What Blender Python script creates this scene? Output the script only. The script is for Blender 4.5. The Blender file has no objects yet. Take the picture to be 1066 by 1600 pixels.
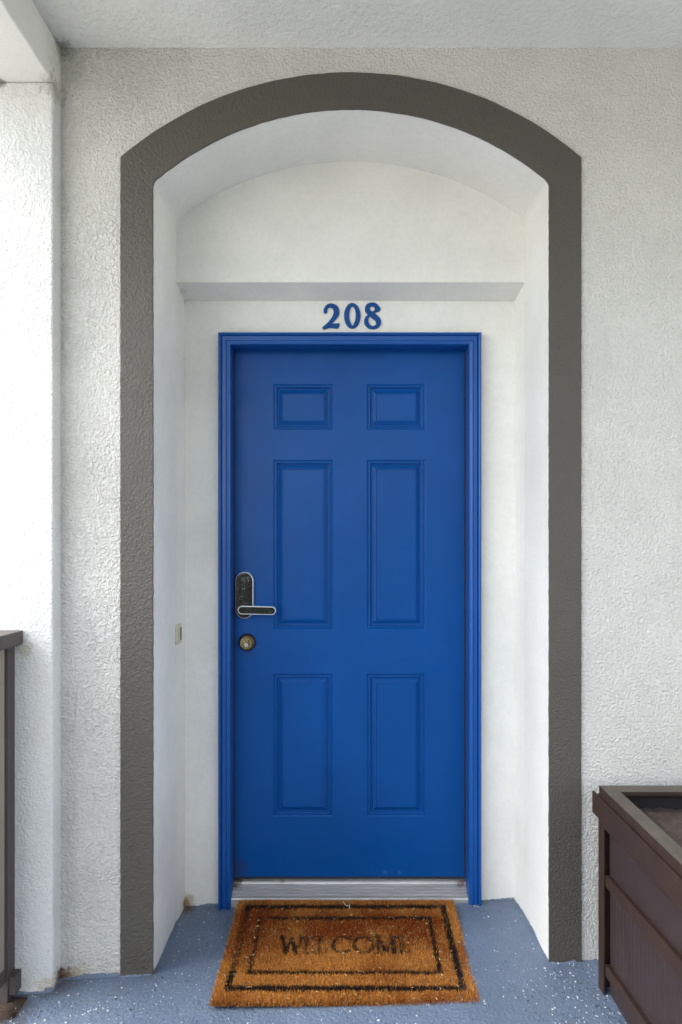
import bpy, bmesh, math, random
import numpy as np
from mathutils import Vector
random.seed(7); rng = np.random.default_rng(7)
R = math.radians
S = bpy.context.scene
C = S.collection

# ------------------------------------------------------------------ camera
CAM_H = 1.346
cam = bpy.data.cameras.new('camera'); camo = bpy.data.objects.new('camera', cam); C.objects.link(camo)
camo.location = (0, 0, CAM_H); camo.rotation_euler = (R(90), 0, 0)
cam.sensor_width = 36; cam.sensor_fit = 'AUTO'; cam.lens = 22.5
cam.shift_x = -10/1600; cam.shift_y = 50/1600
cam.clip_start = .05; cam.clip_end = 2000
S.camera = camo
S.render.resolution_x = 682; S.render.resolution_y = 1024

# ------------------------------------------------------------------ light
SUN_EL, SUN_AZ = 52, 266       # azimuth the light comes from, degrees clockwise from +Y
W = bpy.data.worlds.new('World'); S.world = W; W.use_nodes = True
nt = W.node_tree; nt.nodes.clear()
sky = nt.nodes.new('ShaderNodeTexSky'); sky.sky_type = 'NISHITA'; sky.sun_disc = False
sky.sun_elevation = R(SUN_EL); sky.sun_rotation = R(SUN_AZ)
sky.air_density = 1.0; sky.dust_density = 1.0; sky.ozone_density = 1.0
bg = nt.nodes.new('ShaderNodeBackground'); bg.inputs[1].default_value = .15
wo = nt.nodes.new('ShaderNodeOutputWorld')
hs = nt.nodes.new('ShaderNodeHueSaturation'); hs.inputs['Saturation'].default_value = .32     # thin overcast
nt.links.new(sky.outputs[0], hs.inputs['Color']); nt.links.new(hs.outputs[0], bg.inputs[0]); nt.links.new(bg.outputs[0], wo.inputs[0])
sun = bpy.data.lights.new('sun', 'SUN'); sun.energy = 1.2; sun.angle = R(35); sun.color = (1, .95, .88)
suno = bpy.data.objects.new('sun', sun); C.objects.link(suno)
d = Vector((math.sin(R(SUN_AZ))*math.cos(R(SUN_EL)), math.cos(R(SUN_AZ))*math.cos(R(SUN_EL)), math.sin(R(SUN_EL))))
suno.rotation_euler = (-d).to_track_quat('-Z', 'Y').to_euler(); suno.location = (-6, -3, 8)
S.view_settings.view_transform = 'Standard'; S.view_settings.look = 'None'
S.view_settings.gamma = 1; S.view_settings.use_curve_mapping = False
S.view_settings.exposure = 2.32

# ------------------------------------------------------------------ materials
def new_mat(name, col, rough=.6, metal=0, spec=.5, coat=0):
    m = bpy.data.materials.new(name); m.use_nodes = True
    b = m.node_tree.nodes['Principled BSDF']
    b.inputs['Base Color'].default_value = (*col, 1); b.inputs['Roughness'].default_value = rough
    b.inputs['Metallic'].default_value = metal; b.inputs['Specular IOR Level'].default_value = spec
    b.inputs['Coat Weight'].default_value = coat; b.inputs['Coat Roughness'].default_value = .15
    return m
def N(m, typ, **kw):
    n = m.node_tree.nodes.new(typ)
    for k, v in kw.items():
        if k in n.inputs.keys(): n.inputs[k].default_value = v
        else: setattr(n, k, v)
    return n
def L(m, a, b): m.node_tree.links.new(a, b)
def bsdf(m): return m.node_tree.nodes['Principled BSDF']
def pos(m):
    return N(m, 'ShaderNodeNewGeometry').outputs['Position']
def ramp(m, src, stops):
    r = N(m, 'ShaderNodeValToRGB'); e = r.color_ramp.elements
    while len(e) < len(stops): e.new(.5)
    for i, (p, c) in enumerate(stops):
        e[i].position = p; e[i].color = c if len(c) == 4 else (*c, 1)
    L(m, src, r.inputs[0]); return r.outputs[0]
def g3(v): return (v, v, v, 1)
def mixc(m, fac, a, b, mode='MIX'):
    x = N(m, 'ShaderNodeMix', data_type='RGBA', blend_type=mode)
    for s, v in ((x.inputs[0], fac), (x.inputs[6], a), (x.inputs[7], b)):
        if isinstance(v, (int, float)): s.default_value = v
        elif isinstance(v, tuple): s.default_value = v if len(v) == 4 else (*v, 1)
        else: L(m, v, s)
    return x.outputs[2]
def math_(m, op, a, b=0.0, clamp=False):
    x = N(m, 'ShaderNodeMath', operation=op); x.use_clamp = clamp
    for s, v in ((x.inputs[0], a), (x.inputs[1], b)):
        if isinstance(v, (int, float)): s.default_value = v
        else: L(m, v, s)
    return x.outputs[0]
def noise(m, vec, scale, detail=3, rough=.5, dist=0):
    n = N(m, 'ShaderNodeTexNoise', Scale=scale, Detail=detail, Roughness=rough, Distortion=dist)
    L(m, vec, n.inputs['Vector']); return n.outputs[0]
def scaled(m, vec, s):
    n = N(m, 'ShaderNodeMapping'); n.inputs['Scale'].default_value = s; L(m, vec, n.inputs['Vector']); return n.outputs[0]
def bump(m, h, dist, strength=1, prev=None):
    b = N(m, 'ShaderNodeBump', Strength=strength, Distance=dist); L(m, h, b.inputs['Height'])
    if prev is not None: L(m, prev, b.inputs['Normal'])
    return b.outputs[0]
def stains(m, p, base, spots):
    """spots: (x, y, z, radius, colour, strength): dirt, rust and cobweb marks on the paint"""
    nz = noise(m, p, 55, 4, .7)
    for x, y, z, r, col, st in spots:
        v = N(m, 'ShaderNodeVectorMath', operation='DISTANCE'); L(m, p, v.inputs[0]); v.inputs[1].default_value = (x, y, z)
        q = math_(m, 'DIVIDE', v.outputs['Value'], r)
        q = math_(m, 'ADD', q, math_(m, 'MULTIPLY', math_(m, 'SUBTRACT', nz, .5), 2.6))
        f = N(m, 'ShaderNodeMapRange'); f.inputs[1].default_value = 1; f.inputs[2].default_value = .45
        f.inputs[3].default_value = 0; f.inputs[4].default_value = st; L(m, q, f.inputs[0])
        base = mixc(m, f.outputs[0], base, col)
    return base

STAINS = [(-.905, 2.03, -.03, .040, (.11, .04, .012), .95), (-.86, 2.035, -.035, .05, (.50, .36, .20), .6),
          (-.92, 1.98, -.03, .045, (.5, .42, .3), .6),
          (-.613, 2.405, -.005, .022, (.17, .07, .025), .9), (-.6, 2.405, 0, .035, (.42, .3, .16), .6),
          (.623, 2.405, 0, .02, (.3, .22, .12), .7),
          (-.905, 2.03, 2.915, .04, (.2, .19, .15), .7), (-.895, 2.03, 2.86, .09, (.55, .55, .47), .4), (-.91, 2.0, 2.77, .05, (.35, .34, .28), .6),
          (-1.073, 1.98, 2.775, .02, (.25, .24, .2), .8),
          (-.612, 2.40, 2.255, .012, (.3, .29, .22), .4), (-.612, 2.36, 2.275, .02, (.45, .44, .36), .4),
          (.620, 2.40, 2.255, .010, (.3, .28, .22), .45), (-.612, 2.40, 2.04, .006, (.4, .38, .3), .5),
          (-1.0, 1.983, 1.02, .03, (.5, .5, .34), .6)]
def stucco(name, col, coarse, depth, rough=.75, tint=(.02, .02, .03), spec=.3, st=True, dens=1.0):
    m = new_mat(name, col, rough, spec=spec); p = pos(m)
    warp = N(m, 'ShaderNodeVectorMath', operation='ADD')
    nn = N(m, 'ShaderNodeTexNoise', Scale=38.0*dens, Detail=2.0); L(m, p, nn.inputs['Vector'])
    sc = N(m, 'ShaderNodeVectorMath', operation='SCALE'); sc.inputs['Scale'].default_value = .005
    L(m, nn.outputs['Color'], sc.inputs[0]); L(m, p, warp.inputs[0]); L(m, sc.outputs[0], warp.inputs[1])
    w = warp.outputs[0]
    n1 = noise(m, w, 78*dens, 4, .6); n2 = noise(m, w, 125*dens, 3, .6); n3 = noise(m, p, 5, 3)
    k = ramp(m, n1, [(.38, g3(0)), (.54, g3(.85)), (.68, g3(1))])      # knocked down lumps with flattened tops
    fine = ramp(m, n2, [(.32, g3(0)), (.66, g3(1))])
    sx = N(m, 'ShaderNodeSeparateXYZ'); L(m, p, sx.inputs[0])
    side = N(m, 'ShaderNodeMapRange'); L(m, sx.outputs[0], side.inputs[0]); side.inputs[1].default_value = -1.0; side.inputs[2].default_value = .6
    side.inputs[3].default_value = .75; side.inputs[4].default_value = .12          # thrown on coarser towards the left
    cw = math_(m, 'MULTIPLY', side.outputs[0], ramp(m, n3, [(.35, g3(.5)), (.65, g3(1))]))
    h = math_(m, 'ADD', math_(m, 'MULTIPLY', k, math_(m, 'MULTIPLY', cw, coarse)), math_(m, 'MULTIPLY', fine, coarse*.62))
    L(m, bump(m, h, depth), bsdf(m).inputs['Normal'])
    v = ramp(m, noise(m, p, 3.5, 4, .6), [(.3, tuple(c*.93 for c in col)), (.7, tuple(min(c*1.04, .9) for c in col))])
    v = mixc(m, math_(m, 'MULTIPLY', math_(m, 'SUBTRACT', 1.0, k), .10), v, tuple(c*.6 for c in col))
    if st: v = stains(m, p, v, STAINS)
    L(m, v, bsdf(m).inputs['Base Color'])
    return m
WHITE = (.82, .80, .745)
M = {}
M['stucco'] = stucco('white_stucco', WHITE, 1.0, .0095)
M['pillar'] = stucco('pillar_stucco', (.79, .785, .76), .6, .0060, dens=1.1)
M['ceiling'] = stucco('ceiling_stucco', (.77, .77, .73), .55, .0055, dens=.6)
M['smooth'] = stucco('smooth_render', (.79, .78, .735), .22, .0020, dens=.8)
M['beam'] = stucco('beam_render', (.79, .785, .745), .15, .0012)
M['trim'] = stucco('grey_trim_paint', (.084, .074, .061), .5, .0048, rough=.45, spec=.5, st=False, dens=1.15)

# blue door paint
def paint(name, col, rough, grain=True):
    m = new_mat(name, col, rough, spec=.24); p = pos(m)
    v = ramp(m, noise(m, p, 3, 4, .6), [(.3, tuple(c*.9 for c in col)), (.7, tuple(c*1.08 for c in col))])
    L(m, v, bsdf(m).inputs['Base Color'])
    rr = ramp(m, noise(m, p, 9, 5, .65), [(.3, g3(rough-.05)), (.7, g3(rough+.07))]); L(m, rr, bsdf(m).inputs['Roughness'])
    b = None
    if grain: b = bump(m, noise(m, scaled(m, p, (260, 30, 9)), 1, 4, .6), .0004, .6)
    b = bump(m, noise(m, p, 300, 2), .0005, .8, b); b = bump(m, noise(m, p, 22, 3), .0012, .5, b)
    L(m, b, bsdf(m).inputs['Normal'])
    return m
BLUE = (.0006, .067, .275)
def scuffed(m, spots):
    src = bsdf(m).inputs['Base Color'].links[0].from_socket
    L(m, stains(m, pos(m), src, spots), bsdf(m).inputs['Base Color']); return m
M['door'] = paint('blue_door_paint', BLUE, .35)
M['casing'] = paint('blue_casing_paint', (.0015, .072, .31), .36, False)
bsdf(M['casing']).inputs['Specular IOR Level'].default_value = .5
M['digit'] = paint('blue_number_paint', (.004, .065, .25), .4, False)
M['strip'] = new_mat('dark_weatherstrip', (.03, .012, .012), .8)
M['caulk'] = new_mat('dark_joint', (.02, .025, .04), .8)
M['chrome'] = new_mat('satin_chrome', (.72, .72, .74), .38, .65)
M['glass'] = new_mat('black_glass', (.012, .014, .014), .08, 0, .6, .6)
L(M['glass'], bump(M['glass'], noise(M['glass'], pos(M['glass']), 30, 3), .004, .6), bsdf(M['glass']).inputs['Normal'])
m = M['brass'] = new_mat('tarnished_brass', (.28, .20, .09), .42, 1)
L(m, ramp(m, noise(m, pos(m), 180, 4, .7), [(.35, (.10, .065, .03)), (.65, (.42, .33, .17))]), bsdf(m).inputs['Base Color'])
M['brass_dark'] = new_mat('dark_bronze', (.13, .095, .05), .38, .8)
m = M['alu'] = new_mat('worn_aluminium', (.45, .44, .42), .45, .55)
L(m, stains(m, pos(m), ramp(m, noise(m, scaled(m, pos(m), (6, 60, 60)), 1, 5, .7), [(.3, (.46, .45, .43)), (.7, (.64, .63, .61))]),
  [(-.43, 2.455, .06, .035, (.09, .055, .03), .85), (-.25, 2.46, .06, .018, (.18, .13, .09), .5), (.44, 2.45, .06, .03, (.12, .07, .05), .8)]), bsdf(m).inputs['Base Color'])
M['gunmetal'] = new_mat('gunmetal', (.06, .065, .065), .3, .8)
M['plate'] = new_mat('yellowed_plastic', (.56, .54, .38), .5)
M['slot'] = new_mat('dark_slot', (.07, .065, .045), .8)
# planter resin
def brown(name, c1, c2, rough, sc):
    m = new_mat(name, c1, rough, spec=.4); p = pos(m)
    v = ramp(m, noise(m, p, 12, 6, .7), [(.3, c1), (.72, c2)])
    v = mixc(m, ramp(m, noise(m, p, 420, 2, .5), [(.5, g3(0)), (.75, g3(.5))]), v, tuple(min(1, c*1.8+.02) for c in c2))
    v = mixc(m, ramp(m, noise(m, scaled(m, p, (90, 9, 90)), 1, 3, .6), [(.70, g3(0)), (.78, g3(.6))]), v, (.20, .15, .12))
    L(m, v, bsdf(m).inputs['Base Color'])
    L(m, bump(m, noise(m, scaled(m, p, sc), 1, 4, .6), .0008, .8), bsdf(m).inputs['Normal'])
    return m
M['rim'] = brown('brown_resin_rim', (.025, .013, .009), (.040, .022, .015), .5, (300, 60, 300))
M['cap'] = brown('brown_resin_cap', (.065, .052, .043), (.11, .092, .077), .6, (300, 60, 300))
M['resin'] = brown('brown_resin_panel', (.025, .016, .0155), (.042, .028, .0275), .5, (350, 350, 350))
M['inside'] = new_mat('resin_painted_shade', (.012, .010, .010), .8)  # same planter resin, with the shade inside the box put into the colour
m = M['soil'] = new_mat('dry_potting_soil', (.10, .07, .055), .95)
L(m, ramp(m, noise(m, pos(m), 30, 8, .75), [(.3, (.055, .037, .031)), (.7, (.125, .092, .080))]), bsdf(m).inputs['Base Color'])
L(m, bump(m, noise(m, pos(m), 120, 6, .7), .006), bsdf(m).inputs['Normal'])
# railing
M['bronze'] = paint('bronze_railing_paint', (.085, .070, .066), .38, False)
M['infill'] = paint('taupe_infill_paint', (.30, .26, .215), .5, False)
m = M['rust'] = new_mat('rusty_steel', (.06, .03, .015), .9)
L(m, ramp(m, noise(m, pos(m), 90, 6, .7), [(.35, (.016, .010, .007)), (.6, (.05, .028, .015)), (.8, (.16, .11, .07))]), bsdf(m).inputs['Base Color'])
L(m, bump(m, noise(m, pos(m), 160, 4, .7), .004), bsdf(m).inputs['Normal'])
# floor paint
def floor_mat():
    m = new_mat('blue_floor_coating', (.13, .20, .31), .34, spec=.5); p = pos(m)
    v = ramp(m, noise(m, p, 4, 5, .65), [(.3, (.102, .141, .210)), (.7, (.140, .189, .272))])
    dirt = ramp(m, noise(m, p, 14, 6, .75), [(.55, g3(0)), (.8, g3(.35))])
    v = mixc(m, dirt, v, (.11, .13, .16))
    fl = ramp(m, noise(m, p, 330, 2, .5), [(.68, g3(0)), (.74, g3(.45))]); v = mixc(m, fl, v, (.32, .42, .58))
    fd = ramp(m, noise(m, scaled(m, p, (1.3, 1, 1)), 290, 2, .5), [(.24, g3(.5)), (.32, g3(0))]); v = mixc(m, fd, v, (.05, .08, .16))
    v = stains(m, p, v, [(-.9, 2.0, -.04, .05, (.12, .10, .09), .35), (-.60, 2.39, -.02, .035, (.12, .08, .05), .8),
                         (-1.02, 1.91, -.05, .09, (.07, .05, .035), .85), (.61, 2.40, -.01, .02, (.2, .17, .13), .7),
                         (-.62, 2.03, -.02, .03, (.09, .11, .14), .6)])
    L(m, v, bsdf(m).inputs['Base Color'])
    L(m, ramp(m, noise(m, p, 20, 4, .7), [(.3, g3(.26)), (.7, g3(.5))]), bsdf(m).inputs['Roughness'])
    b = bump(m, noise(m, p, 95, 4, .6), .006, 1); b = bump(m, noise(m, p, 14, 3), .006, .6, b)
    L(m, b, bsdf(m).inputs['Normal'])
    return m
M['floor'] = floor_mat()
M['chip_white'] = new_mat('white_chip', (.70, .71, .72), .5)
M['chip_black'] = new_mat('black_chip', (.012, .014, .02), .4)
M['chip_blue'] = new_mat('blue_chip', (.04, .09, .22), .4)
m = M['paving'] = new_mat('pale_paving', (.30, .29, .26), .9)
L(m, ramp(m, noise(m, pos(m), .6, 8, .7), [(.3, (.36, .345, .30)), (.7, (.46, .44, .39))]), bsdf(m).inputs['Base Color'])
m = M['coir'] = new_mat('coir_fibre', (.4, .2, .06), .85, spec=.15)
a = N(m, 'ShaderNodeVertexColor'); a.layer_name = 'fibre'; L(m, a.outputs[0], bsdf(m).inputs['Base Color'])
M['mat_back'] = new_mat('mat_backing', (.10, .045, .018), .95, spec=.1)

# ------------------------------------------------------------------ builders
def tag(o, label=None, cat=None, group=None, kind=None):
    for k, v in (('label', label), ('category', cat), ('group', group), ('kind', kind)):
        if v: o[k] = v
    if cat and not kind: o['kind'] = 'thing'
    return o
def thing(name, label, cat, loc=(0, 0, 0), group=None):
    o = bpy.data.objects.new(name, None); o.empty_display_size = .1; C.objects.link(o); o.location = loc
    return tag(o, label, cat, group)
def wloc(p):
    v = Vector((0, 0, 0))
    while p is not None: v += p.location; p = p.parent
    return v
class MB:
    def __init__(s): s.v = []; s.f = []; s.mi = []
    def add(s, vs, fs, mi=0):
        n = len(s.v); s.v += [tuple(p) for p in vs]; s.f += [tuple(i+n for i in f) for f in fs]; s.mi += [mi]*len(fs); return s
    def box(s, x0, x1, y0, y1, z0, z1, mi=0):
        return s.add([(x0,y0,z0),(x1,y0,z0),(x1,y1,z0),(x0,y1,z0),(x0,y0,z1),(x1,y0,z1),(x1,y1,z1),(x0,y1,z1)],
                     [(0,3,2,1),(4,5,6,7),(0,1,5,4),(1,2,6,5),(2,3,7,6),(3,0,4,7)], mi)
    def hexa(s, p): return s.add(p, [(0,3,2,1),(4,5,6,7),(0,1,5,4),(1,2,6,5),(2,3,7,6),(3,0,4,7)])
    def prism(s, outline, y0, y1):
        """solid of an (x, z) outline (counter-clockwise seen from the front) between y0 (front) and y1"""
        n = len(outline)
        vs = [(x, y0, z) for x, z in outline] + [(x, y1, z) for x, z in outline]
        return s.add(vs, [tuple(range(n)), tuple(range(2*n-1, n-1, -1))] + [(i, i+n, (i+1) % n+n, (i+1) % n) for i in range(n)])
    def lathe(s, cx, cz, prof, n=40):
        """profile (radius, y) turned about the y axis through (cx, cz)"""
        vs = []; k = len(prof)
        for i in range(n):
            a = 2*math.pi*i/n
            for r, y in prof: vs.append((cx+r*math.cos(a), y, cz+r*math.sin(a)))
        fs = [(i*k+j, i*k+j+1, ((i+1) % n)*k+j+1, ((i+1) % n)*k+j) for i in range(n) for j in range(k-1)]
        fs.append(tuple(i*k+k-1 for i in range(n)))
        return s.add(vs, fs)
    def build(s, name, mats, parent=None, bevel=0, seg=2, smooth=False, loc=None):
        o_ = wloc(parent) if parent is not None else Vector(loc or (0, 0, 0))
        me = bpy.data.meshes.new(name)
        me.from_pydata([(x-o_.x, y-o_.y, z-o_.z) for x, y, z in s.v], [], s.f)
        if not isinstance(mats, (list, tuple)): mats = [mats]
        for q in mats: me.materials.append(q)
        if len(mats) > 1: me.polygons.foreach_set('material_index', s.mi)
        bm = bmesh.new(); bm.from_mesh(me); bmesh.ops.recalc_face_normals(bm, faces=bm.faces); bm.to_mesh(me); bm.free()
        if smooth:
            me.polygons.foreach_set('use_smooth', [True]*len(me.polygons))
            me.set_sharp_from_angle(angle=R(35))
        o = bpy.data.objects.new(name, me); C.objects.link(o)
        if parent is not None: o.parent = parent
        elif loc: o.location = loc
        if bevel:
            b = o.modifiers.new('bevel', 'BEVEL'); b.width = bevel; b.segments = seg; b.limit_method = 'ANGLE'; b.angle_limit = R(40)
            b.harden_normals = False
        return o
def sm(a, b, x):
    t = max(0, min(1, (x-a)/(b-a))); return t*t*(3-2*t)
def floor_z(x, y=2.0):
    z = .028*max(-.6, min(x, 1.2)) - .001
    if x < -.6: z += .075*(max(x, -1.4)+.6)
    z -= .009*sm(2.03, 2.40, y)*sm(-.5, .6, x)
    return z

# ------------------------------------------------------------------ setting
gx = MB(); gx.add([(-600,-600,-3.2),(600,-600,-3.2),(600,600,-3.2),(-600,600,-3.2)], [(0,1,2,3)])
tag(gx.build('ground', M['paving']), kind='structure')
xs = [-1.32, -1.2, -1.1, -1.0, -.9, -.8, -.7, -.6] + [-.6+.1*i for i in range(1, 19)] + [2.0, 4.0]
ys = [-1.7, -1.2, -.5, .5, 1, 1.4, 1.7, 1.9] + [2.0+.05*i for i in range(0, 11)] + [2.6]
fl = MB()
vs = [(x, y, floor_z(x, y)) for y in ys for x in xs]; nx = len(xs)
fl.add(vs, [(j*nx+i, j*nx+i+1, (j+1)*nx+i+1, (j+1)*nx+i) for j in range(len(ys)-1) for i in range(nx-1)])
floor = tag(fl.build('floor', M['floor'], smooth=True), kind='structure')
tag(MB().box(-1.32, 4, -1.7, 2.6, -.32, -.10).build('floor_slab', M['ceiling']), kind='structure')
ce = MB().box(-1.3, 4, -1.7, 2.6, 2.926, 3.12)
tag(ce.build('ceiling', M['ceiling']), kind='structure')

m = M['leaf'] = new_mat('dark_foliage', (.05, .08, .03), .6)  # unseen foliage added behind the camera to darken what the door reflects
tv = []; rt = np.random.default_rng(3)
for cx, cy_, cz, rx, rz in ((-1, -15, 0, 3.4, 3.0), (4, -14, 1.0, 3.8, 3.6), (9.5, -15, .6, 3.6, 3.4), (15, -13, 1.2, 4, 3.8), (1.5, -18, 1.4, 4, 4), (20, -11, .8, 4, 3.6)):
    k = 5000; dv = rt.normal(size=(k, 3)); dv /= np.linalg.norm(dv, axis=1)[:, None]; rr = rt.uniform(.35, 1, k)**.5*(1+.15*np.sin(dv[:, 0]*7)*np.sin(dv[:, 2]*6))
    c = np.stack([cx+dv[:, 0]*rr*rx, cy_+dv[:, 1]*rr*rx*.8, cz+dv[:, 2]*rr*rz], 1)
    a = rt.normal(size=(k, 3)); b = rt.normal(size=(k, 3)); a *= .16/np.linalg.norm(a, axis=1)[:, None]; b *= .16/np.linalg.norm(b, axis=1)[:, None]
    tv.append(np.stack([c-a, c+b, c+a, c-b], 1).reshape(-1, 3))
tv = np.concatenate(tv); mb = MB(); mb.v = [tuple(map(float, q)) for q in tv]; mb.f = [tuple(range(i, i+4)) for i in range(0, len(tv), 4)]; mb.mi = [0]*len(mb.f)
for cx, cy_ in ((-1, -15), (4, -14), (9.5, -15), (15, -13), (1.5, -18), (20, -11)): mb.box(cx-.17, cx+.17, cy_-.17, cy_+.17, -3.2, .5)
tag(mb.build('added_trees', M['leaf']), 'unseen dark green foliage added across the paving to darken the door reflection', 'added_trees', kind='stuff')

# ------------------------------------------------------------------ entrance wall with arched niche
YF, YU, YL, YD = 2.037, 2.309, 2.410, 2.463       # wall face, upper niche panel, door wall, door leaf
XL, XR = -.617, .640
def arch(x0, x1, zs, zc, zb0, zb1, n=48, fil=.014):
    """outline of an arched opening from lower left up and over to lower right"""
    cx = (x0+x1)/2; hw = (x1-x0)/2; ri = zc-zs; rad = (hw*hw+ri*ri)/(2*ri); cz = zc-rad
    f = lambda x: cz+math.sqrt(max(0, rad*rad-(x-cx)**2))
    up = [(x0, zb0), (x0, zb0+.8), (x0, zs-.4), (x0, zs-fil)]
    def bz(a, b, c): return [tuple((1-t)**2*a[i]+2*t*(1-t)*b[i]+t*t*c[i] for i in (0, 1)) for t in (.25, .5, .75)]
    l = up + bz(up[-1], (x0, zs), (x0+fil, f(x0+fil)))
    arc = [(x0+fil+(2*hw-2*fil)*i/n, 0) for i in range(n+1)]; arc = [(x, f(x)) for x, _ in arc]
    r0 = (x1, zs-fil)
    r = bz(arc[-1], (x1, zs), r0) + [r0, (x1, zs-.4), (x1, zb1+.8), (x1, zb1)]
    return l + arc + r
FZ = -.09
wall = thing('entrance_wall', 'white stucco wall with a deep arched niche and grey painted band around the blue door', 'wall', (.01, YF, 0))
inner = arch(XL, XR, 2.4946, 2.727, FZ, FZ)
outer = arch(-.721, .743, 2.5735, 2.843, FZ, FZ, fil=.003)
hole = arch(XL-.004, XR+.004, 2.4986, 2.731, FZ, FZ)
# wall face
wf = MB(); X0, X1, ZT = -1.3, 4.0, 2.926
wf.prism([(X0, FZ)] + hole + [(X1, FZ), (X1, ZT), (X0, ZT)], YF, YF+.02)
wf.build('wall_face', M['stucco'], wall)
MB().box(-1.3, 4, 2.60, 2.68, FZ-.1, 3.0).box(-1.3, -1.2, YF+.021, 2.60, FZ-.1, 2.926).box(3.9, 4, YF+.021, 2.60, FZ-.1, 2.926).build('wall_core', M['stucco'], wall)
# grey band
def dense(path, step=.02):
    o_ = [path[0]]
    for a_, b_ in zip(path, path[1:]):
        k_ = max(1, int(math.hypot(b_[0]-a_[0], b_[1]-a_[1])/step))
        o_ += [(a_[0]+(b_[0]-a_[0])*i/k_, a_[1]+(b_[1]-a_[1])*i/k_) for i in range(1, k_+1)]
    return o_
rj = random.Random(4)
pairs = []
for (a_, b_), (c_, d_) in zip(zip(inner, inner[1:]), zip(outer, outer[1:])):
    k_ = max(1, int(math.hypot(b_[0]-a_[0], b_[1]-a_[1])/.016))
    pairs += [((a_[0]+(b_[0]-a_[0])*i/k_, a_[1]+(b_[1]-a_[1])*i/k_), (c_[0]+(d_[0]-c_[0])*i/k_, c_[1]+(d_[1]-c_[1])*i/k_)) for i in range(k_)]
pairs.append((inner[-1], outer[-1]))
def wob(p_, q_, a0, a1):      # hand-cut paint line
    u = rj.uniform(a0, a1); l_ = math.hypot(q_[0]-p_[0], q_[1]-p_[1]); return (p_[0]+(q_[0]-p_[0])/l_*u, p_[1]+(q_[1]-p_[1])/l_*u)
inner_b = [wob(p_, q_, -.0018, 0) for p_, q_ in pairs]; outer_b = [wob(q_, p_, -.0009, .0006) for p_, q_ in pairs]
bd = MB(); n = len(inner_b); yb0 = YF-.007
vv = [(x, yb0, z) for x, z in outer_b]+[(x, yb0, z) for x, z in inner_b]+[(x, YF-.0002, z) for x, z in outer_b]+[(x, YF-.0002, z) for x, z in inner_b]
fs = []
for i in range(n-1): fs += [(i, i+1, n+i+1, n+i), (2*n+i, 3*n+i, 3*n+i+1, 2*n+i+1), (i, 2*n+i, 2*n+i+1, i+1), (n+i, n+i+1, 3*n+i+1, 3*n+i)]
fs += [(0, n, 3*n, 2*n), (n-1, 3*n-1, 4*n-1, 2*n-1)]
bd.add(vv, fs); bd.build('arch_band', M['trim'], wall, bevel=.002, seg=2, smooth=True)
# side reveals
for nm, xf, xb, sx in (('left', XL, -.610, -1), ('right', XR, .6265, 1)):
    m_ = MB()
    m_.add([(xf, YF, FZ), (xf, YU, FZ), (xf, YU, 2.2906), (xf, YU, 2.5146-.014), (xf, YF, 2.4946-.014),
            (xb, YL+.02, FZ), (xb, YL+.02, 2.258)],
           [(0, 1, 2, 3, 4), (1, 5, 6, 2)])
    o = m_.build('niche_reveal', M['smooth'], wall)
# arched soffit
fi = inner[3:-3]; bk = arch(XL, XR, 2.5146, 2.727, FZ, FZ)[3:-3]
sf = MB(); n = len(fi)
sf.add([(x, YF, z) for x, z in fi]+[(x, YU+.01, z) for x, z in bk], [(i, i+1, n+i+1, n+i) for i in range(n-1)])
sf.build('arched_soffit', M['smooth'], wall, smooth=True)
# upper niche panel
up = MB(); bo = [(x, z) for x, z in bk]
up.prism([(XL-.01, 2.2906)] + [(XR+.01, 2.2906)] + [(x+(.01 if x > 0 else -.01)*(abs(x-.0115) > .62), z+.006) for x, z in reversed(bo)], YU, YU+.0992)
for i in range(len(up.v)):       # sloping underside: the drip ledge over the door
    x, y, z = up.v[i]
    if z < 2.30 and y > YU+.05: up.v[i] = (x, y, 2.262)
up.build('upper_niche_panel', M['smooth'], wall, bevel=.002)
# door wall
dw = MB()
dw.box(-.68, -.470, YL, YL+.15, FZ, 2.34).box(.490, .70, YL, YL+.15, FZ, 2.34).box(-.470, .490, YL, YL+.15, 2.118, 2.34)
dw.build('door_surround', M['smooth'], wall)

# pillar and beam
pl = MB().box(-1.3, -.913, 1.984, YF+.1, -.14, 2.7795)
o = pl.build('corner_pillar', M['pillar'], bevel=.007, seg=3, loc=(-1.1, 2.0, -.05)); tag(o, 'white stucco pillar against the wall at the left, behind the railing end', 'pillar')
bm_ = MB().box(-1.3, -.913, -1.7, YF+.1, 2.78, 2.9255)
o = bm_.build('ceiling_beam', M['beam'], bevel=.006, seg=3, loc=(-1.1, 0, 2.78)); tag(o, 'white beam running along the left edge of the ceiling above the railing', 'beam')

# paint lapping up the foot of the walls, ragged edge
def lap(pts, hmin, hmax, seed, off=.0016):
    r = random.Random(seed); mb = MB(); out = []
    for (x0, y0), (x1, y1) in zip(pts, pts[1:]):
        ln = math.hypot(x1-x0, y1-y0); k = max(2, int(ln/.004)); nx_, ny_ = (y1-y0)/ln, -(x1-x0)/ln
        h = hmin; a = []
        for i in range(k+1):
            t = i/k; x = x0+(x1-x0)*t; y = y0+(y1-y0)*t
            h += r.uniform(-.0022, .0022); h = max(hmin, min(hmax, h))
            if r.random() < .03: h = r.uniform(hmin, hmax)
            a.append((x, y, h))
        vs = []
        for x, y, h in a:
            z = floor_z(x, y)
            vs += [(x+nx_*(off+.004), y+ny_*(off+.004), z-.004), (x+nx_*off, y+ny_*off, z+h*.6), (x+nx_*off*.3, y+ny_*off*.3, z+h)]
        mb.add(vs, [(3*i+j, 3*i+j+1, 3*i+j+4, 3*i+j+3) for i in range(k) for j in (0, 1)])
    return mb
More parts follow.
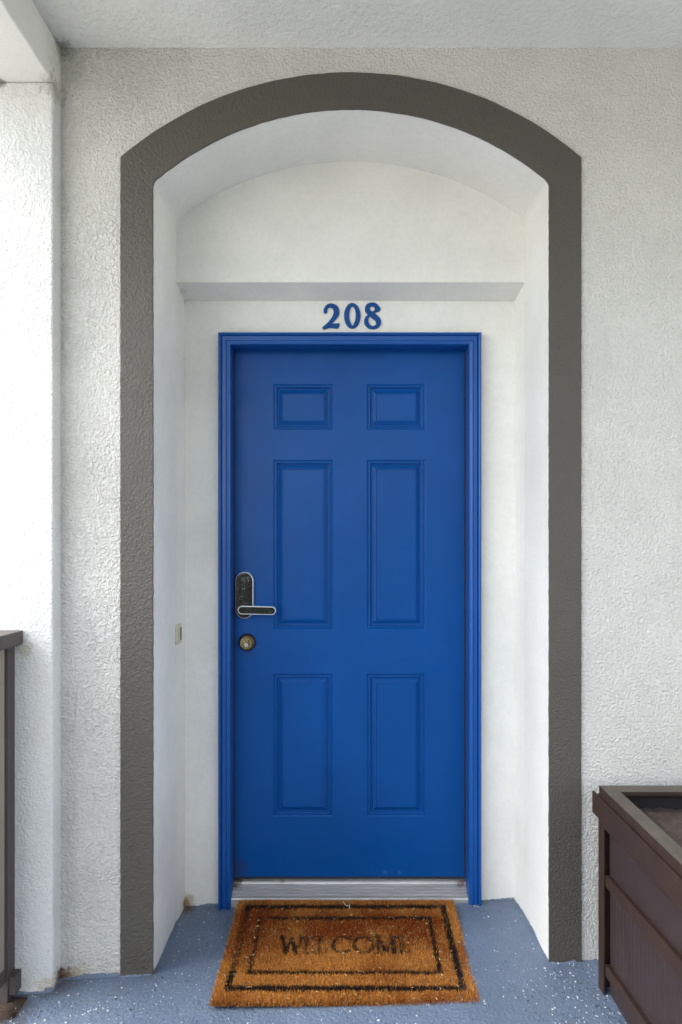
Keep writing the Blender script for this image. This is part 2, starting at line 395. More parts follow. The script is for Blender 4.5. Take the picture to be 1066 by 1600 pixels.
segs = [[(-1.3, 1.984), (-.913, 1.984), (-.913, YF)], [(-.913, YF), (-.721, YF)], [(-.721, YF-.007), (XL, YF-.007), (XL, YU), (-.610, YL), (-.481, YL)],
        [(.50, YL), (.6265, YL), (XR, YU), (XR, YF-.007), (.743, YF-.007)], [(.743, YF), (2.2, YF)]]
lp = MB()
for i, s_ in enumerate(segs):
    q = lap(s_, *((.004, .014) if i in (0, 1) else (.001, .009)), seed=i+3); lp.add(q.v, q.f)
o = lp.build('paint_edge', M['floor'], floor, smooth=True); o['kind'] = 'stuff'

# ------------------------------------------------------------------ door
DX0, DX1, DZ0, DZ1 = -.436, .453, .066, 2.090
door = thing('front_door', 'blue six-panel front door with black lever lock and brass deadbolt inside the arched niche', 'door', (.009, YD, .0))
panels = []
for (x0, x1) in ((-.286, -.056), (.074, .300)):
    for (z0, z1) in ((1.786, 1.962), (1.018, 1.670), (.298, .847)): panels.append((x0, x1, z0, z1))
XA, XB = DX0-.012, DX1+.012
gxs = sorted({XA, XB, -.286, -.056, .074, .300}); gzs = sorted({DZ0, DZ1+.012, 1.786, 1.962, 1.018, 1.670, .298, .847})
lf = MB()
def is_panel(xa, xb, za, zb): return any(p[0] <= xa and xb <= p[1] and p[2] <= za and zb <= p[3] for p in panels)
idx = {}
vs = []
for i, x in enumerate(gxs):
    for j, z in enumerate(gzs): idx[i, j] = len(vs); vs.append((x, YD, z))
fs = [(idx[i, j], idx[i+1, j], idx[i+1, j+1], idx[i, j+1]) for i in range(len(gxs)-1) for j in range(len(gzs)-1) if not is_panel(gxs[i], gxs[i+1], gzs[j], gzs[j+1])]
lf.add(vs, fs)
lf.add([(XA, YD, DZ0), (XB, YD, DZ0), (XB, YD, DZ1+.012), (XA, YD, DZ1+.012), (XA, YD+.044, DZ0), (XB, YD+.044, DZ0), (XB, YD+.044, DZ1+.012), (XA, YD+.044, DZ1+.012)],
       [(0,4,5,1), (1,5,6,2), (2,6,7,3), (3,7,4,0), (4,7,6,5)])
leaf = lf.build('door_leaf', M['door'], door)
PROF = [(0, 0), (.002, -.0012), (.0045, -.0045), (.0065, -.0045), (.0085, -.0022), (.0115, -.0018), (.0140, -.0035), (.0165, -.0110), (.0205, -.0115),
        (.0345, -.0022), (.0362, -.0020), (.0378, -.0050), (.0392, -.0050)]
for (x0, x1, z0, z1) in panels:
    pm = MB(); vs = []
    for ins, dp in PROF: vs += [(x0+ins, YD-dp, z0+ins), (x1-ins, YD-dp, z0+ins), (x1-ins, YD-dp, z1-ins), (x0+ins, YD-dp, z1-ins)]
    fs = [(4*k+i, 4*k+(i+1) % 4, 4*k+4+(i+1) % 4, 4*k+4+i) for k in range(len(PROF)-1) for i in range(4)]
    k = 4*(len(PROF)-1); fs.append((k, k+1, k+2, k+3)); pm.add(vs, fs)
    pm.build('raised_panel', M['door'], leaf)
MB().box(XA, XB, YD+.004, YD+.040, DZ0-.010, DZ0).build('door_sweep', M['caulk'], leaf)
scuffed(M['door'], [(.145, YD, .083, .009, (.10, .2, .42), .3), (.20, YD, .083, .010, (.12, .22, .42), .35), (-.385, YD, .93, .03, (.01, .04, .14), .4), (-.42, YD, .10, .04, (.03, .04, .09), .5)])
# frame: jambs and moulded casing mitred at the corners
frame = MB()
yb = YD-.002
JL, JR, JZ = DX0, DX1, DZ1
frame.box(JL-.03, JL, YL-.028, YD+.05, FZ+.02, JZ+.03).box(JR, JR+.03, YL-.028, YD+.05, FZ+.02, JZ+.03).box(JL, JR, YL-.028, YD+.05, JZ, JZ+.03)
fr = frame.build('door_frame', M['casing'], door)
CP = [(0, .0), (0, .030), (.003, .036), (.007, .038), (.010, .036), (.0115, .030), (.013, .0255), (.016, .022), (.021, .0195), (.026, .020), (.0285, .0235), (.029, .029), (.033, .032), (.038, .031), (.042, .027), (.0450, .018), (.0455, .0)]
CP = [(a, b) for a, b in CP]
def casing():
    """each casing length: a moulding profile (distance in from the outer edge, height off the wall)"""
    xo0, xo1, zo = -.481, .4985, 2.1335
    def pt(side, a, h, end):
        y = YL-h
        if side == 'l': return (xo0+a, y, (zo-a) if end else floor_z(-.47, 2.4)-.006)
        if side == 'r': return (xo1-a, y, (zo-a) if end else floor_z(.49, 2.4)-.006)
        return ((xo0+a) if not end else (xo1-a), y, zo-a)
    for side in ('l', 'r', 't'):
        mb = MB(); n = len(CP)
        mb.add([pt(side, a, h, 0) for a, h in CP]+[pt(side, a, h, 1) for a, h in CP], [(i, i+1, n+i+1, n+i) for i in range(n-1)]+[tuple(range(n)), tuple(range(2*n-1, n-1, -1))])
        mb.build('casing', M['casing'], door, smooth=True)
casing()
MB().box(-.4835, -.4812, YL-.010, YL, 0, 2.134).box(.4987, .5008, YL-.010, YL, 0, 2.134).box(-.4835, .5008, YL-.010, YL, 2.1337, 2.1365).build('joint_line', M['caulk'], door)
MB().box(JR-.004, JR-.0002, YD-.012, YD-.001, .075, JZ-.002).box(JL+.0002, JL+.003, YD-.010, YD-.001, .075, JZ-.002).build('weatherstrip', M['strip'], door)
# threshold: ribbed aluminium ramp
gr = []; th = MB(); prof = [(2.395, -.03), (2.395, .015), (2.397, .019), (2.402, .0205)]
y = 2.402; z = .0205
for i in range(4):
    gr.append(len(prof)); prof += [(y+.0005, z-.005), (y+.0042, z-.005), (y+.0048, z+.003), (y+.0118, z+.0062)]; y += .0118; z += .0062
prof += [(2.451, .050), (2.456, .053), (2.475, .054), (2.52, .054), (2.52, -.03)]
n = len(prof); vs = [(-.4355, a, b) for a, b in prof]+[(.4525, a, b) for a, b in prof]
th.add(vs, [(i, i+1, n+i+1, n+i) for i in range(n-1) if i not in gr]+[tuple(range(n)), tuple(range(2*n-1, n-1, -1))])
th.add([vs[k] for i in gr for k in (i, i+1, n+i+1, n+i)], [tuple(range(4*q, 4*q+4)) for q in range(len(gr))], 1)
th.build('threshold', [M['alu'], M['slot']], door)

# lock
def stadium(cx, cz, hw, hh, n=16, ang=0):
    """upright or lying rounded bar outline"""
    pts = []
    if hh >= hw:
        for i in range(n+1): a = math.pi*i/n; pts.append((hw*math.cos(a), hh-hw+hw*math.sin(a)))
        for i in range(n+1): a = math.pi+math.pi*i/n; pts.append((hw*math.cos(a), -hh+hw+hw*math.sin(a)))
    else:
        for i in range(n+1): a = -math.pi/2+math.pi*i/n; pts.append((hw-hh+hh*math.cos(a), hh*math.sin(a)))
        for i in range(n+1): a = math.pi/2+math.pi*i/n; pts.append((-hw+hh+hh*math.cos(a), hh*math.sin(a)))
    c, s = math.cos(ang), math.sin(ang)
    return [(cx+x*c-z*s, cz+x*s+z*c) for x, z in pts]
LX, LZ = -.3935, 1.150
lock = MB().prism(stadium(LX, LZ, .0345, .0895, 20), YD-.020, YD-.0005).build('lock_body', M['chrome'], door, bevel=.003, smooth=True)
g = MB().prism(stadium(LX, LZ, .0312, .0862, 20), YD-.0212, YD-.0195).build('glass_cover', M['glass'], lock, bevel=.0006, smooth=True)
g = MB().prism(stadium(LX-.004, LZ+.062, .0085, .0085, 12), YD-.0222, YD-.0210).build('key_reader', M['gunmetal'], lock, smooth=True)
hx, hz, ha = -.339, 1.0975, R(-1.2)
lev = MB().prism(stadium(hx, hz, .0715, .0158, 16, ha), YD-.071, YD-.056)
lev.lathe(-.3935, 1.099, [(.012, YD-.0205), (.012, YD-.057), (.008, YD-.0575)], 24)
lever = lev.build('lever_handle', M['chrome'], door, bevel=.0015, smooth=True)
MB().prism(stadium(hx, hz, .0684, .0127, 16, ha), YD-.0722, YD-.0705).build('lever_inlay', M['glass'], lever, bevel=.0005, smooth=True)
bx, bz = -.385, .968
db = MB().lathe(bx, bz, [(.034, YD-.0005), (.034, YD-.004), (.0335, YD-.006), (.029, YD-.018), (.0265, YD-.021), (.0235, YD-.022)], 40).build('deadbolt', M['brass_dark'], door, smooth=True)
cy = MB().lathe(bx, bz, [(.0232, YD-.0215), (.0232, YD-.030), (.0222, YD-.0315), (.0150, YD-.0318), (.0140, YD-.0305), (.0128, YD-.0305), (.012, YD-.0325), (.0075, YD-.0328)], 36).build('cylinder', M['brass'], db, smooth=True)
MB().prism(stadium(bx+.0005, bz-.006, .0062, .0075, 10), YD-.0345, YD-.0325).build('key_plug', M['chrome'], db, bevel=.0008, smooth=True)
MB().box(bx-.0008, bx+.0018, YD-.0350, YD-.0343, bz-.0115, bz-.001).build('keyhole', M['slot'], db)

# ------------------------------------------------------------------ house numbers
def catmull(pts, k=5):
    out = []; n = len(pts)
    for i in range(n):
        p0, p1, p2, p3 = (Vector(pts[(i+j-1) % n]) for j in range(4))
        for s in range(k):
            t = s/k
            out.append(tuple(.5*((2*p1)+(-p0+p2)*t+(2*p0-5*p1+4*p2-p3)*t*t+(-p0+3*p1-3*p2+p3)*t**3)))
    return out
def ell(cx, cy, rx, ry, n=20, pinch=0):
    r = []
    for i in range(n):
        a = 2*math.pi*i/n; x = rx*math.cos(a); y_ = ry*math.sin(a)
        if y_ > 0: x *= 1-pinch*(y_/ry)**2
        r.append((cx+x, cy+y_))
    return r
TWO = [[(150,262),(141,235),(150,198),(170,165),(200,143),(237,132),(278,138),(318,157),(346,192),(357,237),(352,282),(330,325),(300,360),(268,393),(247,419),(285,414),(360,411),(356,438),(343,472),(318,476),(262,470),(215,470),(182,480),(150,488),(131,482),(127,466),(140,450),(180,418),(220,375),(255,330),(275,290),(283,250),(276,215),(259,192),(233,183),(206,187),(191,205),(187,230),(186,254),(170,267)]]
ZERO = [ell(538, 302, 112, 176, 28), ell(541, 305, 49, 139, 24, .45)]
EIGHT = [[(822,118),(870,132),(903,165),(925,198),(918,230),(882,245),(852,257),(846,268),(875,290),(915,330),(935,375),(930,420),(905,460),(860,482),(815,487),(765,475),(725,440),(704,395),(708,350),(730,310),(757,285),(735,265),(718,235),(716,195),(730,155),(767,128)],
         [(812,164),(842,178),(854,205),(842,233),(812,243),(786,226),(776,200),(788,176)],
         [(780,307),(820,340),(858,368),(873,405),(856,437),(820,447),(786,431),(763,395),(757,348)]]
def digit(loops, label):
    f = 1/8.883/415*.99
    cv = bpy.data.curves.new('digit', 'CURVE'); cv.dimensions = '2D'; cv.fill_mode = 'BOTH'; cv.extrude = .0020; cv.bevel_depth = .0008; cv.bevel_resolution = 1
    cx = sum(p[0] for p in loops[0])/len(loops[0])
    for lp_ in loops:
        pts = catmull(lp_); sp = cv.splines.new('POLY'); sp.points.add(len(pts)-1); sp.use_cyclic_u = True
        for q, p in zip(sp.points, pts): q.co = ((p[0]-cx)*f, -(p[1]-302)*f, 0, 1)
    t = bpy.data.objects.new('tmp', cv); C.objects.link(t); bpy.context.view_layer.update()
    me = bpy.data.meshes.new_from_object(t.evaluated_get(bpy.context.evaluated_depsgraph_get())); bpy.data.objects.remove(t)
    me.name = 'house_number'
    me.transform(__import__('mathutils').Matrix.Rotation(R(90), 4, 'X')); me.materials.clear(); me.materials.append(M['digit'])
    o = bpy.data.objects.new('house_number', me); C.objects.link(o)
    o.location = ((490+cx/8.883-543)/415, YL-.0030, CAM_H+(850-(460+302/8.883))/415)
    tag(o, label, 'house number', 'house numbers above the door')
digit(TWO, 'raised blue digit 2, leftmost of the number above the door')
digit(ZERO, 'raised blue digit 0 between the 2 and the 8 above the door')
digit(EIGHT, 'raised blue digit 8, rightmost of the number above the door')

# ------------------------------------------------------------------ cover plate on the left reveal
cp = thing('cover_plate', 'small yellowed plastic cover plate on the left side of the niche at lock height', 'cover plate', (XL, 2.325, 1.018))
def yz_prism(cy_, cz_, hy, hz, r, x0, x1, n=6):
    pts = []
    for sy, sz, a0 in ((1, 1, 0), (-1, 1, 90), (-1, -1, 180), (1, -1, 270)):
        for i in range(n+1):
            a = R(a0+90*i/n); pts.append((cy_+sy*(hy-r)+r*math.cos(a), cz_+sz*(hz-r)+r*math.sin(a)))
    k = len(pts); mb = MB()
    mb.add([(x0, a, b) for a, b in pts]+[(x1, a, b) for a, b in pts], [tuple(range(k)), tuple(range(2*k-1, k-1, -1))]+[(i, (i+1) % k, (i+1) % k+k, i+k) for i in range(k)])
    return mb
yz_prism(2.326, 1.020, .038, .036, .012, XL-.001, XL+.006).build('plate', M['plate'], cp, bevel=.0015)
yz_prism(2.347, 1.018, .0075, .024, .004, XL-.002, XL+.0072).build('slot', M['slot'], cp, bevel=.001)

# ------------------------------------------------------------------ planter
PX, PYR, PYF, PXR = .752, 1.919, 1.12, 1.27
pt = thing('planter_box', 'dark brown slatted planter box of soil standing beside the wall at the right', 'planter', (1.0, 1.5, .02))
zf = lambda x, y: floor_z(x, y)
def post(x0, x1, y0, y1): MB().box(x0, x1, y0, y1, zf(x0, y0)-.001, .56).build('leg', M['rim'], pt, bevel=.0015)
post(PX, PX+.006, PYR-.038, PYR); post(PX, PX+.019, PYF, PYF+.038); post(PXR-.019, PXR, PYR-.038, PYR); post(PXR-.019, PXR, PYF, PYF+.038)
MB().box(PX+.0065, PX+.045, PYR-.006, PYR-.0005, .018, .53).build('inner_leg', M['rim'], pt)
# trim boards under the cap
def board(nm, x0, x1, y0, y1, z0, z1, mat, dz=0, dz0=None):
    """board along y whose far end (y1) sits at z0..z1 and near end dz higher"""
    if dz0 is None: dz0 = dz
    p = [(x0,y0,z0+dz0),(x1,y0,z0+dz0),(x1,y1,z0),(x0,y1,z0),(x0,y0,z1+dz),(x1,y0,z1+dz),(x1,y1,z1),(x0,y1,z1)]
    return MB().hexa(p).build(nm, mat, pt, bevel=.0018)
board('trim_board', .7445, PX-.0003, 1.085, 1.948, .531, .596, M['rim'])
board('trim_board', PX+.0003, .7705, PYF+.0395, PYR-.040, .512, .566, M['rim'])
board('trim_board', PXR+.0003, PXR+.0075, 1.085, 1.948, .531, .596, M['rim'])
MB().box(PX-.0003, PXR+.0003, PYF-.010, PYF-.0005, .531, .596).build('trim_board', M['rim'], pt, bevel=.0018)
MB().box(PX-.0003, PXR+.0003, PYR+.0005, PYR+.010, .531, .596).build('trim_board', M['rim'], pt, bevel=.0018)
# cap boards: mitred, lighter weathered top
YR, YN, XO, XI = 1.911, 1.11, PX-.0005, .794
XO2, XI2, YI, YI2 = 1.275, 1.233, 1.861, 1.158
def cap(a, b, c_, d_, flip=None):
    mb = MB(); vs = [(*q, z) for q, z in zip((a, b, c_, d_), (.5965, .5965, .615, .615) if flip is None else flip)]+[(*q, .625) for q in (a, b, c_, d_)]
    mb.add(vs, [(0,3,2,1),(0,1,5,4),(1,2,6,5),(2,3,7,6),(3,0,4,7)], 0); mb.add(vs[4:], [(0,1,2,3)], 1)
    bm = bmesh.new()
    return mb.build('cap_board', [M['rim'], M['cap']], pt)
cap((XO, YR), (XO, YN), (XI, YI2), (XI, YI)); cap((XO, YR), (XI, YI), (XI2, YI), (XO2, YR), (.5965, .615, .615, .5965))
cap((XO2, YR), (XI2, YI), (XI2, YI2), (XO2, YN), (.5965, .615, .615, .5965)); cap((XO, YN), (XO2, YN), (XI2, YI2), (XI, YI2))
# side panels (left side faces the door)
PXP = .771
MB().box(PXP, PXP+.012, PYF+.02, 1.880, .345, .58).build('upper_panel', M['resin'], pt)
MB().box(PXP, PXP+.012, PYF+.02, 1.880, zf(.77, 1.5)+.004, .10).build('kick_panel', M['resin'], pt)
y = 1.880; k = 0
while y > PYF+.03:
    MB().box(PXP+.0005, PXP+.011, y-.0222, y, .085, .35).build('slat', M['resin'], pt, bevel=.0009, seg=1)
    y -= .0232; k += 1
MB().box(PXP+.0065, PXP+.012, PYF+.03, 1.879, .09, .345).build('backing_panel', M['resin'], pt)
board('side_rail', .7575, PXP-.0005, PYF+.04, 1.881, .340, .374, M['rim'], .042, .020)
board('side_rail', .7575, PXP-.0005, PYF+.04, 1.881, .078, .112, M['rim'], .045, .016)
# other sides
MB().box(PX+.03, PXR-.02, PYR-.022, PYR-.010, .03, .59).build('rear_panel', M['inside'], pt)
MB().box(PX+.02, PXR-.02, PYF+.018, PYF+.030, .03, .59).build('front_panel', M['resin'], pt)
MB().box(PXR-.032, PXR-.020, PYF+.03, PYR-.033, .03, .59).build('side_panel', M['resin'], pt)
so_ = MB(); nn = 26; r = random.Random(5)
vs = [(PXP+.012+(PXR-.032-PXP-.012)*i/nn, PYF+.03+(PYR-.022-PYF-.03)*j/nn, .562+r.uniform(-.004, .004)) for j in range(nn+1) for i in range(nn+1)]
so_.add(vs, [(j*(nn+1)+i, j*(nn+1)+i+1, (j+1)*(nn+1)+i+1, (j+1)*(nn+1)+i) for j in range(nn) for i in range(nn)])
so_.build('soil', M['soil'], pt, smooth=True)['kind'] = 'stuff'

# ------------------------------------------------------------------ railing
rl = thing('balcony_railing', 'dark bronze metal railing with taupe boards, ending at the left pillar', 'railing', (-1.05, 1.96, -.05))
MB().box(-1.078, -1.004, -1.68, 1.9825, 1.036, 1.079).build('top_rail', M['bronze'], rl, bevel=.002)
MB().box(-1.072, -1.030, 1.940, 1.9825, -.055, 1.0355).build('post', M['bronze'], rl, bevel=.0015)
MB().box(-1.066, -1.034, -1.68, 1.9395, .020, .062).build('bottom_rail', M['bronze'], rl, bevel=.0015)
for yy in (.55, -.85, -1.66): MB().box(-1.072, -1.030, yy-.021, yy+.021, -.055, 1.0355).build('post', M['bronze'], rl, bevel=.0015)
y = 1.934
while y > -1.6:
    if not any(abs(y-.018-yy) < .045 for yy in (.55, -.85, -1.66)):
        MB().box(-1.060, -1.036, y-.036, y, .0625, 1.0355).build('infill_board', M['infill'], rl, bevel=.001, seg=1)
    y -= .112
MB().box(-1.0335, -1.010, 1.946, 1.9828, -.026, .030).build('rail_shoe', M['bronze'], rl, bevel=.001)
fp = MB().box(-1.10, -.974, 1.872, 1.970, -.062, -.046); 
o = fp.build('base_plate', M['rust'], rl, bevel=.006, seg=3)
bt = MB()
a6 = [(math.cos(R(60*i))*.011, math.sin(R(60*i))*.011) for i in range(6)]
for (cx, cy_) in ((-.990, 1.890), (-1.09, 1.890)):
    bt = MB().add([(cx+x, cy_+yy, -.047) for x, yy in a6]+[(cx+x*.9, cy_+yy*.9, -.034) for x, yy in a6], [tuple(range(6)), tuple(range(11, 5, -1))]+[(i, (i+1) % 6, (i+1) % 6+6, i+6) for i in range(6)])
    bt.build('bolt', M['rust'], rl)

# ------------------------------------------------------------------ doormat
MX0, MX1, MY0, MY1 = -.402, .391, 1.862, 2.362
def mat_z(y): return -.004+.026*sm(2.10, 2.42, y)
dm = thing('doormat', 'worn coir doormat with faded WELCOME lettering lying in front of the blue door', 'doormat', ((MX0+MX1)/2, (MY0+MY1)/2, 0))
mb = MB(); n = 16
for k in range(n):
    y0 = MY0+(MY1-MY0)*k/n; y1 = MY0+(MY1-MY0)*(k+1)/n
    z0, z1 = mat_z(y0), mat_z(y1)
    i = len(mb.v)
    A_, B_ = MX0+.006, MX1-.006; y0 += .006*(k == 0)
    mb.hexa([(A_,y0,z0),(B_,y0,z0),(B_,y1,z1),(A_,y1,z1),(A_,y0,z0+.007),(B_,y0,z0+.007),(B_,y1,z1+.007),(A_,y1,z1+.007)])
mb.build('backing', M['mat_back'], dm)
def seg_d(px, py, x0, y0, x1, y1):
    dx, dy = x1-x0, y1-y0; t = np.clip(((px-x0)*dx+(py-y0)*dy)/(dx*dx+dy*dy+1e-12), 0, 1)
    return np.hypot(px-(x0+t*dx), py-(y0+t*dy))
def smooth_noise(x, y, sc, seed):
    r = np.random.default_rng(seed); g = r.random((64, 64)); u = x*sc+17.3; v = y*sc+5.1
    i = np.floor(u).astype(int); j = np.floor(v).astype(int); fu = u-i; fv = v-j; fu = fu*fu*(3-2*fu); fv = fv*fv*(3-2*fv)
    a = g[i % 64, j % 64]; b = g[(i+1) % 64, j % 64]; c_ = g[i % 64, (j+1) % 64]; d_ = g[(i+1) % 64, (j+1) % 64]
    return (a*(1-fu)+b*fu)*(1-fv)+(c_*(1-fu)+d_*fu)*fv
NF = 170000
fx = rng.uniform(MX0+.002, MX1-.002, NF); fy = rng.uniform(MY0+.002, MY1-.002, NF)
jx = fx+rng.normal(0, .0011, NF); jy = fy+rng.normal(0, .0011, NF)
inkp = np.zeros(NF)
def frame_ink(x0, x1, y0, y1, hw, s):
    d_ = np.minimum.reduce([seg_d(jx, jy, x0, y0, x1, y0), seg_d(jx, jy, x0, y1, x1, y1), seg_d(jx, jy, x0, y0, x0, y1), seg_d(jx, jy, x1, y0, x1, y1)])
    return np.where(d_ < hw, s, 0)
wear = smooth_noise(fx, fy, 22, 3)
leftfade = np.where((fx < -.28) & (fy > 2.0) & (fy < 2.29), .45, 1)
inkp = np.maximum(inkp, frame_ink(-.3585, .3470, 1.9190, 2.316, .0108, .97)*leftfade)
inkp = np.maximum(inkp, frame_ink(-.3060, .2890, 1.9900, 2.258, .0074, .92)*np.clip(leftfade+.25, 0, 1))
# faded serif lettering WELCOME
SX = lambda p: (p-543)/470.0
TB, TT = 2.086, 2.166
def X(px, lo, hi, u): return SX(lo)+(SX(hi)-SX(lo))*u
def stroke(lo, hi, segs_, hw, s):
    global inkp
    for (u0, v0, u1, v1, wgt) in segs_:
        d_ = seg_d(jx, jy, X(0, lo, hi, u0), TB+(TT-TB)*v0, X(0, lo, hi, u1), TB+(TT-TB)*v1)
        inkp = np.where(d_ < hw*wgt, np.maximum(inkp, s), inkp)
def arcs(cx, cy_, rx, ry, a0, a1, k=14, w=1):
    p = [(cx+rx*math.cos(R(a0+(a1-a0)*i/k)), cy_+ry*math.sin(R(a0+(a1-a0)*i/k))) for i in range(k+1)]
    return [(p[i][0], p[i][1], p[i+1][0], p[i+1][1], w*(.75+.45*abs(math.cos(R(a0+(a1-a0)*(i+.5)/k))))) for i in range(k)]
HW = .0058
stroke(439, 472, [(0, 1, .28, 0, 1.25), (.28, 0, .5, .9, .8), (.5, .9, .72, 0, 1.2), (.72, 0, 1, 1, .8), (-.06, 1, .14, 1, .7), (.86, 1, 1.06, 1, .7)], HW, .88)
E_ = [(.15, 0, .15, 1, 1.2), (0, 1, .85, 1, .7), (.15, .5, .7, .5, .7), (0, 0, .9, 0, .7), (.85, 1, .85, .82, .7), (.9, 0, .95, .22, .7)]
stroke(475, 491, E_, HW, .68); stroke(496, 511, [(.2, 0, .2, 1, 1.2), (0, 1, .45, 1, .7), (0, 0, .95, 0, .7), (.95, 0, 1, .25, .7)], HW, .55)
stroke(519, 548, arcs(.55, .5, .5, .5, 45, 315)+[(.93, .85, .95, 1, .8)], HW, .78)
stroke(553, 583, arcs(.5, .5, .5, .5, 0, 360, 20), HW, .78)
stroke(587, 619, [(.12, 0, .12, 1, .85), (.12, 1, .5, .05, 1.25), (.5, .05, .88, 1, .8), (.88, 1, .88, 0, 1.25), (0, 0, .26, 0, .7), (.74, 0, 1.02, 0, .7), (0, 1, .14, 1, .7), (.86, 1, 1.02, 1, .7)], HW, .88)
stroke(624, 641, E_, HW, .62)
ink = rng.random(NF) < inkp*np.clip(.85+.4*wear, 0, 1)
# dyed coir: golden, with redder damp patches on the house side and to the left
red = .75*smooth_noise(fx, fy*1.3, 7, 11)+.35*smooth_noise(fx, fy, 24, 12)
red += .55*np.exp(-((fy-2.235)/.085)**2)*(np.abs(fx+.02) < .36) + .35*np.exp(-(((fx+.33)/.07)**2+((fy-2.12)/.10)**2)) - .18*(fy < 1.98) - .25*np.exp(-((fx)/.25)**2-((fy-2.06)/.04)**2)
red += rng.normal(0, .16, NF); red = np.clip((red-.36)/.70, 0, 1)[:, None]
gold = np.array([.74, .32, .065]); rust_ = np.array([.30, .062, .010]); pale = np.array([.72, .43, .17])
col = gold*(1-red)+rust_*red
pm_ = rng.random(NF) < .16*(1-red[:, 0]*.6); col[pm_] = pale*rng.uniform(.75, 1.05, (pm_.sum(), 1))
col *= rng.uniform(.45, 1.22, (NF, 1))
col[ink] = np.array([.022, .014, .011])*rng.uniform(.5, 2.2, (ink.sum(), 1))
col = np.clip(col, 0, .9)
edge = np.minimum(np.minimum(fx-MX0, MX1-fx), np.minimum(fy-MY0, MY1-fy))
hgt = .0125*(.8+.35*smooth_noise(fx, fy, 60, 21))*rng.uniform(.72, 1.12, NF)*np.clip(.72+edge/.03, 0, 1)
lean = rng.normal(0, .0028, (NF, 2)); out = np.clip(1-edge/.014, 0, 1)*.006
lean[:, 0] += np.where(fx-MX0 < .012, -out, 0)+np.where(MX1-fx < .012, out, 0)
lean[:, 1] += np.where(fy-MY0 < .012, -out, 0)
bz_ = np.array([mat_z(v) for v in np.linspace(MY0, MY1, 400)]); basez = np.interp(fy, np.linspace(MY0, MY1, 400), bz_)+.008*np.clip(edge/.012, .15, 1)
ang = rng.uniform(0, math.pi, NF); w_ = rng.uniform(.0004, .0009, NF)
dx, dy = np.cos(ang)*w_, np.sin(ang)*w_
V = np.zeros((NF, 4, 3)); cx_, cy2 = dm.location.x, dm.location.y
V[:, 0] = np.stack([fx-dx, fy-dy, basez], 1); V[:, 1] = np.stack([fx+dx, fy+dy, basez], 1)
tx, ty, tz = fx+lean[:, 0], fy+lean[:, 1], basez+hgt
V[:, 2] = np.stack([tx+dx*.6, ty+dy*.6, tz], 1); V[:, 3] = np.stack([tx-dx*.6, ty-dy*.6, tz], 1)
V[:, :, 0] -= cx_; V[:, :, 1] -= cy2
# loose stray hairs lying on and around the pile
NS = 380
sx_ = rng.uniform(MX0-.004, MX1+.004, NS); sy = rng.uniform(MY0-.004, MY1, NS); sa = rng.uniform(0, 2*math.pi, NS); sl = rng.uniform(.004, .014, NS)
sz = np.interp(sy, np.linspace(MY0, MY1, 400), bz_)+.021+rng.uniform(-.002, .002, NS)
q = np.zeros((NS, 4, 3)); ux, uy = np.cos(sa), np.sin(sa); wv = .0003
for k, (t, s_) in enumerate(((0, -1), (0, 1), (1, 1), (1, -1))):
    q[:, k, 0] = sx_+ux*sl*t-uy*wv*s_-cx_; q[:, k, 1] = sy+uy*sl*t+ux*wv*s_-cy2; q[:, k, 2] = sz+t*rng.uniform(-.003, .004, NS)
V = np.concatenate([V, q]); col = np.concatenate([col, np.clip(np.array([.62, .42, .22])*rng.uniform(.5, 1.1, (NS, 1)), 0, .9)])
NT = NF+NS
me = bpy.data.meshes.new('pile'); me.vertices.add(NT*4); me.vertices.foreach_set('co', V.reshape(-1))
me.loops.add(NT*4); me.loops.foreach_set('vertex_index', np.arange(NT*4, dtype=np.int32))
me.polygons.add(NT); me.polygons.foreach_set('loop_start', np.arange(0, NT*4, 4, dtype=np.int32))
try: me.polygons.foreach_set('loop_total', np.full(NT, 4, dtype=np.int32))
except Exception: pass
me.update(calc_edges=True)
at = me.color_attributes.new('fibre', 'FLOAT_COLOR', 'CORNER')
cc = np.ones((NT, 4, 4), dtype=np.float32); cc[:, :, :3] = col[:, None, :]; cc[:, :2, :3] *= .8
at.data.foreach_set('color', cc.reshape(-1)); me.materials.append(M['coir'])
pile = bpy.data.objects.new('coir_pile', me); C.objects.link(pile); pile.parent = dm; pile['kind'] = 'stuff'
# a pale curled thread and a bit of fluff lying on the mat
def tube(pts, r, n=5):
    mb = MB(); ring = []
    for i, p in enumerate(pts):
        p = Vector(p); t = (Vector(pts[min(i+1, len(pts)-1)])-Vector(pts[max(i-1, 0)])).normalized()
        a = t.cross(Vector((0, 0, 1))).normalized(); b = t.cross(a)
        ring.append([tuple(p+a*r*math.cos(2*math.pi*k/n)+b*r*math.sin(2*math.pi*k/n)) for k in range(n)])
    mb.add([v for rr in ring for v in rr], [(i*n+k, i*n+(k+1) % n, (i+1)*n+(k+1) % n, (i+1)*n+k) for i in range(len(pts)-1) for k in range(n)])
    return mb
M['thread'] = new_mat('pale_thread', (.60, .55, .46), .9)
pts = [(-.015+.024*t, 2.33-.02*math.sin(t*3.0)-.012*t, .0445-.002*t) for t in [i/12 for i in range(13)]]
pts += [(.009-.004*t, 2.311-.022*t, .0425-.003*t) for t in [i/6 for i in range(1, 7)]]
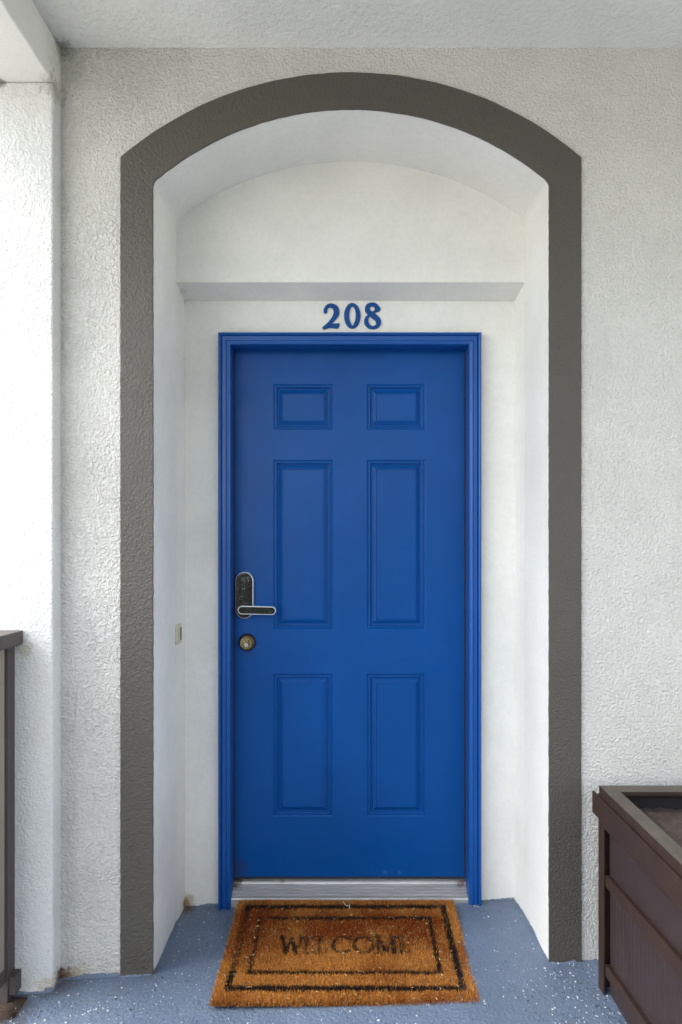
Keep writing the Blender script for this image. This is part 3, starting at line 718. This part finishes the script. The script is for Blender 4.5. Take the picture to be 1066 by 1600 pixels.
o = tube(pts, .0009).build('thread', M['thread'], loc=(0, 2.32, .04), smooth=True); tag(o, 'short pale curled thread lying on the far edge of the doormat', 'thread')

# ------------------------------------------------------------------ paint chips scattered in the floor coating
mb = MB(); r = random.Random(12); cnt = 0
def chip(x, y, s, mi):
    k = r.choice((4, 4, 5, 6)); a0 = r.uniform(0, 6.28); z = floor_z(x, y); st = r.uniform(.55, 1)
    p = [(a0+2*math.pi*(i+r.uniform(-.2, .2))/k, s*r.uniform(.7, 1.1)) for i in range(k)]
    th_ = r.uniform(0, 3.14); c, s_ = math.cos(th_), math.sin(th_)
    q = [(rad*math.cos(a), rad*math.sin(a)*st) for a, rad in p]; q = [(u*c-v*s_, u*s_+v*c) for u, v in q]
    vs = [(x+u*1.1, y+v*1.1, z-.0004) for u, v in q]+[(x+u, y+v, z+.0014) for u, v in q]
    mb.add(vs, [tuple(range(k, 2*k))]+[(i, (i+1) % k, (i+1) % k+k, i+k) for i in range(k)], mi)
while cnt < 8000:
    x = r.uniform(-1.25, 1.6); y = r.uniform(.9, 2.42)
    niche = y > YF-.01
    if niche and not (XL+.01 < x < XR-.01): continue
    if y > 2.39 and -.49 < x < .51: continue
    dn = .13 if niche else .20
    if not niche:
        dn += .75*sm(.45, .72, x)*(.4+.6*sm(1.2, 1.9, y)) + .38*sm(-.45, -.75, x) + .25*sm(1.8, 1.5, y)
    else: dn *= 1.0+.5*sm(.3, .5, abs(x))
    dn *= .45+1.1*float(smooth_noise(np.array([x]), np.array([y]), 9, 31)[0])
    if r.random() > dn: continue
    big = r.random() < .16
    chip(x, y, r.uniform(.0022, .0037) if big else r.uniform(.0010, .0021), 0 if r.random() < .52 else (1 if r.random() < .72 else 2)); cnt += 1
o = mb.build('paint_chips', [M['chip_white'], M['chip_black'], M['chip_blue']]); tag(o, 'white and black paint chips scattered over the blue coated floor', 'paint chips', kind='stuff')

print('objects', len(bpy.data.objects), 'tris', sum(len(x.data.loop_triangles) if x.type == 'MESH' and not x.data.calc_loop_triangles() else 0 for x in bpy.data.objects))
